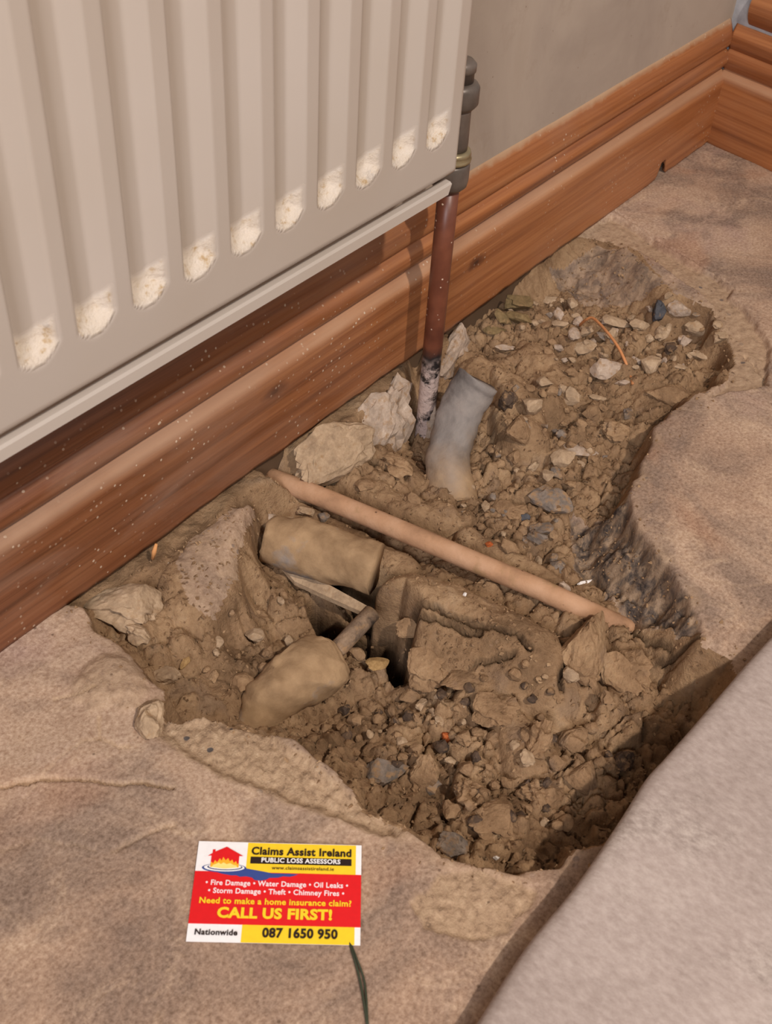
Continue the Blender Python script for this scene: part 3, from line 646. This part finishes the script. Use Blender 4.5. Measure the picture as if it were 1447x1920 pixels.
# px, py, width, height in pixels of the thing as seen; flatness; kind; material; name; label; category
ROCKS = [
 (1234, 584, 34, 50, .9, 's', 'slate', 'pebble', 'dark blue-grey pebble standing on end in the far rubble', 'pebble'),
 (1268, 576, 46, 44, .8, 's', 'pale', 'concrete_chunk', 'pale squarish concrete chunk beside the blue-grey pebble', 'rubble'),
 (974, 560, 66, 44, .6, 's', 'olive', 'stone', 'olive brown wedge stone in the gap under the skirting', 'stone'),
 (976, 592, 46, 34, .7, 's', 'olive', 'stone', 'small olive stone in front of the wedge stone', 'stone'),
 (1029, 560, 52, 26, .5, 's', 'tan', 'stone', 'flat tan stone right of the olive wedge stone', 'stone'),
 (948, 648, 46, 18, .4, 's', 'pale', 'pebble', 'flat cream pebble lying on a soil mound behind the lagging', 'pebble'),
 (1094, 648, 62, 30, .45, 's', 'tan', 'stone', 'flat pale tan stone left of the orange wire', 'stone'),
 (1128, 691, 66, 44, .75, 's', 'pale', 'pebble', 'whitish oblong pebble at the foot of the orange wire', 'pebble'),
 (1168, 716, 26, 18, .7, 's', 'pale', 'stone', 'little pale stone where the orange wire ends', 'stone'),
 (1196, 606, 42, 36, .8, 's', 'tan', 'stone', 'tan stone just below the blue-grey pebble', 'stone'),
 (1238, 624, 42, 38, .8, 's', 'tan', 'stone', 'upright tan stone in the middle of the far rubble', 'stone'),
 (1306, 612, 62, 44, .7, 's', 'tan', 'stone', 'large tan rubble stone near the far end of the hole', 'stone'),
 (1350, 628, 32, 30, .8, 's', 'tan', 'stone', 'rightmost rubble stone against the hole edge', 'stone'),
 (1215, 676, 48, 40, .7, 'c', 'tan', 'stone', 'dusty rounded stone below the far rubble', 'stone'),
 (1318, 664, 46, 20, .5, 's', 'tan', 'stone', 'thin flat stone at the front of the far rubble', 'stone'),
 (1278, 686, 44, 20, .5, 's', 'tan', 'stone', 'low flat stone half sunk before the far rubble', 'stone'),
 (1256, 650, 34, 30, .8, 's', 'dark', 'stone', 'brown shadowed stone among the far rubble', 'stone'),
 (1281, 641, 26, 22, .8, 's', 'pale', 'stone', 'small pale stone in the middle of the far rubble', 'stone'),
 (1066, 734, 44, 38, .75, 'c', 'tan', 'stone', 'tan rounded stone left of the whitish oblong pebble', 'stone'),
 (1119, 743, 38, 22, .6, 's', 'tan', 'stone', 'small tan stone in front of the whitish oblong pebble', 'stone'),
 (1150, 600, 74, 30, .6, 'c', 'tan', 'stone', 'long tan stone behind the orange wire', 'stone'),
 (1139, 630, 50, 28, .6, 'c', 'grey', 'stone', 'dull stone under the arch of the orange wire', 'stone'),
 (1177, 771, 22, 28, .9, 's', 'grey', 'pebble', 'pointed pale grey pebble near the middle right of the hole', 'pebble'),
 (1080, 836, 86, 38, .4, 's', 'pale', 'concrete_flake', 'pale pointed concrete flake lying in the middle soil', 'rubble'),
 (1256, 738, 110, 52, .6, 'b', 'clod', 'soil_lump', 'big smooth soil lump at the right edge of the hole', 'soil'),
 (1306, 588, 24, 14, .6, 's', 'grey', 'stone', 'tiny grey stone right of the squarish concrete chunk', 'stone'),
 (941, 594, 40, 30, .8, 'c', 'olive', 'stone', 'dark olive stone deep in the gap under the skirting', 'stone'),
 (922, 618, 50, 22, .6, 's', 'olive', 'stone', 'flat brown stone behind the cream pebble', 'stone'),
 (1032, 590, 16, 16, .9, 's', 'pale', 'pebble', 'tiny pale pebble right of the small olive stone', 'pebble'),
 (1048, 604, 36, 20, .6, 's', 'tan', 'stone', 'small flat tan stone near the top of the orange wire', 'stone'),
 (949, 752, 42, 48, .8, 'b', 'dark', 'soil_lump', 'dark soil lump right of the lagging bend', 'soil'),
 (1026, 929, 90, 66, .5, 's', 'grey', 'concrete_chunk', 'grey dusty concrete chunk right of the foam lagging foot', 'rubble'),
 (1016, 985, 58, 44, .5, 's', 'grey', 'concrete_chunk', 'flat grey chunk below the larger dusty grey chunk', 'rubble'),
 (955, 952, 66, 40, .6, 'b', 'clod', 'soil_lump', 'rough soil lump left of the grey concrete chunks', 'soil'),
 (982, 968, 22, 20, .8, 's', 'slate', 'stone', 'blackish stone bit between soil lump and grey chunk', 'stone'),
 (917, 1019, 17, 16, .9, 's', 'orange', 'pebble', 'orange brick pebble above the dusty copper pipe', 'pebble'),
 (955, 1023, 36, 34, .8, 'c', 'clod', 'soil_lump', 'round soil lump right of the orange brick pebble by pipe', 'soil'),
 (1093, 1092, 34, 9, .6, 's', 'white', 'splinter', 'thin white sliver beside the dark broken concrete face', 'splinter'),
 (1138, 1154, 10, 10, 1, 'c', 'white', 'bead', 'round white bead near the end of the dusty copper pipe', 'bead'),
 (871, 1115, 9, 9, 1, 'c', 'white', 'bead', 'round white bead on the soil ridge left of the pipe', 'bead'),
 (1092, 1204, 100, 146, .6, 'b', 'clod', 'soil_lump', 'tall cracked soil lump covering the end of the copper pipe', 'soil'),
 (1166, 1250, 90, 104, .6, 'b', 'clod', 'soil_lump', 'cracked soil lump right of the tall one at the pipe end', 'soil'),
 (1056, 1098, 28, 22, .8, 'c', 'pale', 'pebble', 'pale rounded pebble just above the copper pipe', 'pebble'),
 (236, 1126, 140, 96, .7, 'b', 'tan', 'concrete_lump', 'weathered concrete lump with a dark gap on its left, by the skirting', 'rubble'),
 (258, 1178, 60, 40, .6, 'b', 'tan', 'concrete_lump', 'small layered lump in front of the weathered concrete lump', 'rubble'),
 (312, 1258, 66, 54, .7, 's', 'tan', 'stone', 'angular wedge stone on the left side of the hole', 'stone'),
 (276, 1342, 66, 90, .5, 'b', 'tan', 'concrete_lump', 'pale edge lump at the left rim of the hole', 'rubble'),
 (450, 1274, 54, 42, .8, 'c', 'clod', 'soil_lump', 'rounded soil lump left of the lagged pipe', 'soil'),
 (542, 1202, 9, 16, .7, 's', 'white', 'chip', 'bright white chip in the soil left of the bare pipe', 'chip'),
 (708, 1242, 52, 30, .6, 's', 'ochre', 'crumb', 'ochre crumb in the hollow right of the bare pipe', 'crumb'),
 (509, 969, 28, 22, .7, 'c', 'pale', 'pebble', 'pinkish pale pebble above the lagging shell', 'pebble'),
 (546, 972, 22, 18, .8, 'c', 'tan', 'pebble', 'small tan pebble right of the pinkish pebble', 'pebble'),
 (576, 956, 40, 26, .7, 's', 'tan', 'stone', 'small stone resting against the copper pipe near the skirting', 'stone'),
 (605, 966, 28, 24, .8, 'c', 'grey', 'pebble', 'grey pebble below the copper pipe near the skirting', 'pebble'),
 (620, 888, 14, 14, 1, 'c', 'white', 'pebble', 'pale pebble in the dark cavity beside the skirting', 'pebble'),
 (668, 1222, 40, 30, .7, 'c', 'clod', 'soil_lump', 'rounded soil lump behind the bare pipe end', 'soil'),
 (345, 1242, 20, 26, .8, 's', 'ochre', 'crumb', 'yellowish crumb on the left slope of the hole', 'crumb'),
 (716, 1438, 92, 52, .55, 's', 'grey', 'stone', 'wedge-shaped grey stone in the lower part of the hole', 'stone'),
 (800, 1440, 56, 76, .8, 'b', 'clod', 'soil_lump', 'upright soil lump behind a round grey pebble', 'soil'),
 (806, 1473, 44, 38, .8, 'c', 'grey', 'pebble', 'round grey pebble in front of the upright soil lump', 'pebble'),
 (836, 1382, 25, 30, .9, 'c', 'orange', 'pebble', 'bright orange brick pebble in the lower part of the hole', 'pebble'),
 (1006, 1376, 52, 74, .55, 'b', 'clod', 'soil_lump', 'smooth leaf-shaped soil lump right of the dark channel', 'soil'),
 (1070, 1384, 70, 62, .6, 'b', 'clod', 'soil_lump', 'broad soil lump right of the leaf-shaped one', 'soil'),
 (1010, 1478, 100, 76, .6, 'b', 'clod', 'soil_lump', 'craggy soil lump in the lower right of the hole', 'soil'),
 (1088, 1452, 74, 62, .6, 'b', 'clod', 'soil_lump', 'knobbly soil lump near the shadow of the pale slab', 'soil'),
 (926, 1318, 84, 70, .5, 'b', 'clod', 'soil_lump', 'broad soil lump at the top of the dark channel', 'soil'),
 (854, 1576, 66, 54, .6, 'b', 'grey', 'concrete_lump', 'greyish lump at the front rim of the hole', 'rubble'),
 (930, 1532, 90, 84, .55, 'b', 'clod', 'soil_lump', 'large soil lump near the front rim of the hole', 'soil'),
 (930, 1607, 12, 14, .9, 's', 'white', 'pebble', 'small white pebble at the front rim of the hole', 'pebble'),
 (666, 1350, 40, 28, .8, 'c', 'clod', 'soil_lump', 'small soil lump right of the lagged pipe foot', 'soil'),
 (1164, 1424, 50, 56, .7, 'b', 'dark', 'soil_lump', 'dark soil lump in the shadow of the pale slab', 'soil'),
 (876, 1476, 60, 60, .7, 'b', 'clod', 'soil_lump', 'soil lump right of the round grey pebble', 'soil'),
 (770, 1300, 60, 40, .6, 'b', 'clod', 'soil_lump', 'soil lump below the dark hollow', 'soil'),
 (806, 1236, 92, 84, .6, 'b', 'clod', 'soil_lump', 'jagged soil lump overhanging the right side of the dark hollow', 'soil'),
 (772, 1168, 60, 46, .6, 'b', 'clod', 'soil_lump', 'soil lump on the end of the earth ridge behind the dark hollow', 'soil'),
 (880, 1262, 96, 56, .5, 'b', 'clod', 'soil_lump', 'long soil lump under the soil ridge', 'soil'),
 (745, 860, 70, 46, .5, 'b', 'clod', 'soil_lump', 'flat soil lump left of the foam lagging', 'soil'),
 (680, 905, 44, 30, .7, 'c', 'clod', 'soil_lump', 'soil lump just above the copper pipe, below the dark cavity', 'soil'),
 (770, 930, 40, 30, .7, 'c', 'clod', 'soil_lump', 'soil lump between copper pipe and foam lagging foot', 'soil'),
 (1150, 800, 60, 50, .6, 'b', 'clod', 'soil_lump', 'soil lump under the pointed grey pebble', 'soil'),
 (970, 800, 56, 60, .6, 'b', 'clod', 'soil_lump', 'soil lump right of the middle of the foam lagging', 'soil'),
]
rnd = random.Random(4)
for k, (px, py, wd, ht, fl, kd, mt, nm, lb, cat) in enumerate(ROCKS):
    p = hit(px, py+ht*.30); s = ppm(p); a = wd/s/2*1.06; vis = ht/s/2*1.06
    h = vis*fl*(1.35 if kd == 'b' else 1.05); b = max(vis*(1.35-.45*fl), h*.6)       # depth along the line of sight grows as the stone lies flatter
    up = h*.45
    o = inst(nm, variant(kd, k, M[mt]), M[mt], (p.x+FW.x*b*.3, p.y+FW.y*b*.3, p.z+up*(.6 if kd == 'b' else 1.0)), (a, b, h), (rnd.uniform(-.2, .2), rnd.uniform(-.2, .2), YAW-math.pi/2+rnd.uniform(-.35, .35)))
    tag(o, lb, cat)
# mortar haunches packed against the foot of the wall
for (px, py, y, a, b, c, rz, k, mt, lb) in [
    (716, 752, .422, .036, .018, .046, .1, 1, 'pale', 'pale mortar haunch under the skirting left of the riser pipe'),
    (632, 822, .420, .044, .022, .026, -.1, 2, 'tan', 'tan mortar lump under the skirting above the dark cavity'),
    (855, 640, .427, .036, .012, .036, .1, 3, 'pale', 'pale mortar wedge under the skirting right of the riser pipe')]:
    p = aty(px, py, y); o = inst('mortar_lump', variant('b', k, M[mt]), M[mt], (p.x, p.y, min(p.z, -c*.95)), (a, b, c), (0, 0, rz)); tag(o, lb, 'mortar')
# loose clods no one could name one by one
ZONES = [('small loose soil clod in the lower part of the hole', 'soil clods in the lower part of the hole', [(600, 1320), (760, 1300), (900, 1300), (1120, 1300), (1180, 1400), (1080, 1580), (900, 1610), (780, 1540), (640, 1450)], -.06, 120, ('clod', 'clod', 'clod', 'tan', 'dark')),
         ('small loose clod in the middle of the hole above the pipe', 'soil clods in the middle of the hole', [(860, 950), (930, 780), (1060, 760), (1180, 800), (1080, 920), (1050, 1080), (930, 1030)], -.042, 90, ('clod', 'clod', 'tan', 'grey')),
         ('small rubble bit in the far end of the hole', 'rubble bits in the far end of the hole', [(930, 590), (1020, 560), (1120, 590), (1220, 600), (1340, 640), (1360, 690), (1240, 720), (1060, 740), (980, 660)], -.034, 70, ('tan', 'clod', 'pale', 'tan')),
         ('small crumb on the soil slope left of the lagged pipe', 'soil crumbs on the left slope of the hole', [(440, 1180), (520, 1100), (600, 1200), (520, 1260), (420, 1300), (340, 1290)], -.055, 18, ('clod', 'clod', 'tan'))]
spots = []
for lb, gr, poly, z, n, mats in ZONES:
    xy = [tuple(at(a, b, z))[:2] for a, b in poly]; x0, x1, y0, y1 = min(p[0] for p in xy), max(p[0] for p in xy), min(p[1] for p in xy), max(p[1] for p in xy); c = 0; tries = 0
    while c < n and tries < 20000:
        tries += 1; x, y = rnd.uniform(x0, x1), rnd.uniform(y0, y1)
        if sdf(np.array([[x]]), np.array([[y]]), xy)[0, 0] < 0: continue
        r = min(.0095, .0026*math.exp(rnd.gauss(0, .5)) + .0012)
        if any((x-a)**2+(y-b)**2 < (.8*(r+q))**2 for a, b, q in spots): continue
        spots.append((x, y, r)); mt = rnd.choice(mats); c += 1
        o = inst('soil_clod' if mt in ('clod', 'dark') else 'stone_bit', variant('c' if mt in ('clod', 'dark') else 's', rnd.randrange(10), M[mt]), M[mt], (x, y, gz(x, y)+r*.55), (r*rnd.uniform(.9, 1.5), r*rnd.uniform(.8, 1.2), r*rnd.uniform(.6, 1.0)), (rnd.uniform(-.5, .5), rnd.uniform(-.5, .5), rnd.uniform(0, 6)))
        tag(o, lb, 'clod', gr)
# finest crumbs: one object
bm = bmesh.new(); c = 0
HX, HY = [p[0] for p in rim], [p[1] for p in rim]
cand = np.array([(rnd.uniform(min(HX), max(HX)), rnd.uniform(.08, .43)) for _ in range(9000)]); dd = sdf(cand[:, 0][None], cand[:, 1][None], rim)[0]
for (x, y), d in zip(cand, dd):
    if d < -.02 or (d < 0 and rnd.random() > math.exp(d/.006)*.5): continue
    r = rnd.uniform(.0005, .0017); z = gz(x, y)+r*.3; ax = [Vector((rnd.gauss(0, 1), rnd.gauss(0, 1), rnd.gauss(0, 1))).normalized()*r*rnd.uniform(.7, 1.3) for _ in range(3)]
    vs = [bm.verts.new(Vector((x, y, z))+a*s) for a in ax for s in (1, -1)]
    for i in (0, 1):
        for j in (2, 3):
            for k in (4, 5): bm.faces.new((vs[i], vs[j], vs[k]))
tag(link('soil_crumbs', bm_mesh(bm, 'soil_crumbs', False), M['clod']), 'fine soil crumbs scattered over the dug hole and its rim', 'crumbs', kind='stuff')

# ------------------------------------------------------------------ wire, stem, splinter
wp = [hit(1086, 612)+Vector((0, 0, .001)), at(1098, 600, -.016), at(1112, 597, -.010), at(1134, 618, -.008), at(1157, 648, -.012), at(1172, 678, -.018), at(1181, 702, -.026), hit(1186, 720)]
tag(tube('wire', smooth_path(wp, 6), .0013, M['wire'], None, 8), 'thin orange wire arching out of the far rubble', 'wire')
tw = empty('stem', tuple(at(665, 1800, 0)), 'thin dark green stem coming out from under the business card', 'stem'); o_ = Vector(tw.location)
def gp(px, py, dz=.0012): p = at(px, py, 0); return Vector((p.x, p.y, gz(p.x, p.y)+dz))-o_
tube('strand', smooth_path([gp(654, 1766, .0001), gp(662, 1795), gp(672, 1830), gp(680, 1870), gp(688, 1925)], 6), .0006, M['twine'], tw, 8)
tube('strand', smooth_path([gp(656, 1767, .0001), gp(668, 1800), gp(681, 1835), gp(686, 1870), gp(689, 1925)], 6), .0005, M['twine'], tw, 8)
tag(tube('splinter', [at(286, 1048, -.004), at(289, 1034, .002), at(293, 1020, .008)], [.0012, .0017, .001], M['splinter'], None, 6), 'orange wood splinter sticking up at the foot of the skirting', 'splinter')

# ------------------------------------------------------------------ stone slab in the front right
zt = .025
ed = [(640, 2330), (760, 2130), (891, 1920), (990, 1766), (1087, 1646), (1168, 1526), (1216, 1450), (1250, 1412), (1305, 1350), (1372, 1272), (1447, 1188), (1700, 920)]
pts = smooth_path([Vector((p.x, p.y, 0)) for p in (at(a, b, zt) for a, b in ed)], 10)
bm = bmesh.new(); prof = [(0.004, -.0235), (.0, -.018), (-.0006, -.008), (.0002, -.0045), (.0024, -.0018), (.0060, -.0003), (.010, 0)]
rows = []
for i, p in enumerate(pts):
    row = [bm.verts.new((p.x, p.y-a, zt+b)) for a, b in prof]
    for yy in np.linspace(p.y-.02, -.9, 12): row.append(bm.verts.new((p.x, yy, zt)))
    row.append(bm.verts.new((p.x, -.9, .0015))); rows.append(row)
for a, b in zip(rows, rows[1:]):
    n = len(a)
    for k in range(n): bm.faces.new((a[k], b[k], b[(k+1) % n], a[(k+1) % n]))
bm.faces.new(rows[0]); bm.faces.new(rows[-1])
tag(link('stone_slab', bm_mesh(bm, 'stone_slab'), M['slab']), 'pale grey stone slab with a rounded edge lying in the front right', 'slab')

# ------------------------------------------------------------------ business card
cw, chh = .085, .055
card = empty('business_card', (.173, .21843, .0), 'red, white and yellow business card lying on the concrete in front of the hole', 'card', rz=-.91222)
zc = max(gz(*(Vector((.173, .21843))+Vector((math.cos(-.91222)*u-math.sin(-.91222)*v, math.sin(-.91222)*u+math.cos(-.91222)*v)))) for u in np.linspace(0, cw, 12) for v in np.linspace(0, chh, 8)) + .0003
card.location.z = zc
ink = {n: plain('ink_'+n, srgb(*c), .45, .4, 0, 300, .03, 0) for n, c in dict(white=(244, 240, 238), red=(222, 22, 28), yellow=(246, 206, 40), black=(38, 22, 18), blue=(54, 74, 140), navy=(36, 50, 96), flame=(250, 176, 40), paleflame=(252, 226, 130), brown=(78, 50, 20), pink=(250, 226, 226)).items()}
def sheet(name, pts, lay, col, parent=card, thick=.00008):
    """flat print from card fractions (u right, v down)"""
    bm = bmesh.new(); z = .0004+lay*.00005
    va = [bm.verts.new((u*cw, (1-v)*chh, z)) for u, v in pts]; vb = [bm.verts.new((u*cw, (1-v)*chh, z-thick)) for u, v in pts]
    bm.faces.new(va); bm.faces.new(vb[::-1])
    for k in range(len(va)): bm.faces.new((va[k], vb[k], vb[(k+1) % len(va)], va[(k+1) % len(va)]))
    return link(name, bm_mesh(bm, name, False), ink[col], parent)
rect = lambda a, b, c, d: [(a, b), (c, b), (c, d), (a, d)]
sheet('card_stock', rect(0, 0, 1, 1), 0, 'white', thick=.00038)
sheet('yellow_panel', rect(.302, .004, .966, .318), 1, 'yellow'); sheet('yellow_panel', rect(.312, .83, .966, 1), 1, 'yellow')
sheet('red_band', rect(0, .312, 1, .832), 2, 'red')
sheet('black_bar', rect(.325, .150, .940, .222), 2, 'black')
ell = lambda cx, cy, rx, ry, a0=0, a1=360, n=28: [(cx+rx*math.cos(math.radians(a0+(a1-a0)*k/n)), cy-ry*math.sin(math.radians(a0+(a1-a0)*k/n))) for k in range(n)]
rnd2 = random.Random(2)
pud = [(.10, .305), (.16, .335), (.22, .35), (.25, .348), (.27, .362), (.31, .356), (.345, .368), (.36, .392), (.40, .396), (.43, .384), (.45, .366), (.50, .362), (.53, .346), (.57, .35), (.60, .336), (.62, .322), (.56, .318), (.50, .318), (.46, .318), (.40, .300), (.33, .282), (.29, .272), (.2, .27)]
sheet('water_puddle', pud, 3, 'blue')
lg = sheet('water_ring', ell(.172, .276, .134, .048), 4, 'blue'); sheet('ring_white', ell(.172, .272, .122, .040), 5, 'white', lg); sheet('ring_navy', ell(.176, .268, .106, .033), 6, 'navy', lg); sheet('ring_white', ell(.176, .264, .098, .028), 7, 'white', lg)
hs = sheet('house_print', [(.088, .262), (.088, .152), (.066, .156), (.092, .126), (.092, .088), (.108, .088), (.108, .110), (.175, .056), (.280, .150), (.256, .150), (.256, .262)], 8, 'red')
sheet('flame_print', [(.086, .270), (.090, .215), (.103, .235), (.112, .200), (.126, .222), (.140, .180), (.152, .205), (.160, .165), (.176, .200), (.190, .175), (.202, .210), (.216, .190), (.226, .225), (.240, .205), (.248, .238), (.258, .222), (.258, .270), (.172, .285)], 9, 'flame', hs)
sheet('flame_core', [(.096, .272), (.104, .250), (.120, .240), (.135, .225), (.150, .240), (.165, .222), (.185, .240), (.205, .228), (.225, .245), (.245, .252), (.250, .272), (.172, .284)], 10, 'paleflame', hs)
dg = bpy.context.evaluated_depsgraph_get
def words(txt, u0, u1, vc, cap, col, bold=.012):
    cu = bpy.data.curves.new('lettering', 'FONT'); cu.body = txt; cu.size = 1; cu.offset = bold; cu.extrude = 0; cu.resolution_u = 3; cu.space_character = 1.06
    o = bpy.data.objects.new('lettering', cu); C.objects.link(o); me = bpy.data.meshes.new_from_object(o.evaluated_get(dg())); bpy.data.objects.remove(o)
    n = len(me.vertices); c = np.empty(n*3); me.vertices.foreach_get('co', c); c = c.reshape(-1, 3)
    a, b = c[:, 0].min(), c[:, 0].max(); k = (u1-u0)*cw/(b-a)
    c[:, 0] = (c[:, 0]-a)*k+u0*cw; c[:, 1] = (c[:, 1]-.345)*(cap*chh/.70)+(1-vc)*chh; c[:, 2] = .0004+11*.00005
    me.vertices.foreach_set('co', c.ravel()); me.materials.clear(); link('lettering', me, ink[col], card)
words('Claims Assist Ireland', .328, .938, .092, .078, 'black', .034)
words('PUBLIC LOSS ASSESSORS', .392, .872, .186, .046, 'white', .030)
words('www.claimsassistireland.ie', .458, .834, .264, .034, 'brown', .012)
words('\u2022 Fire Damage \u2022 Water Damage \u2022 Oil Leaks \u2022', .072, .922, .428, .052, 'pink', .024)
words('\u2022 Storm Damage \u2022 Theft \u2022 Chimney Fires \u2022', .092, .900, .508, .052, 'pink', .024)
words('Need to make a home insurance claim?', .048, .944, .607, .058, 'yellow', .028)
words('CALL US FIRST!', .160, .832, .722, .096, 'yellow', .046)
words('Nationwide', .044, .290, .912, .054, 'black', .030)
words('087 1650 950', .432, .868, .906, .086, 'black', .038)
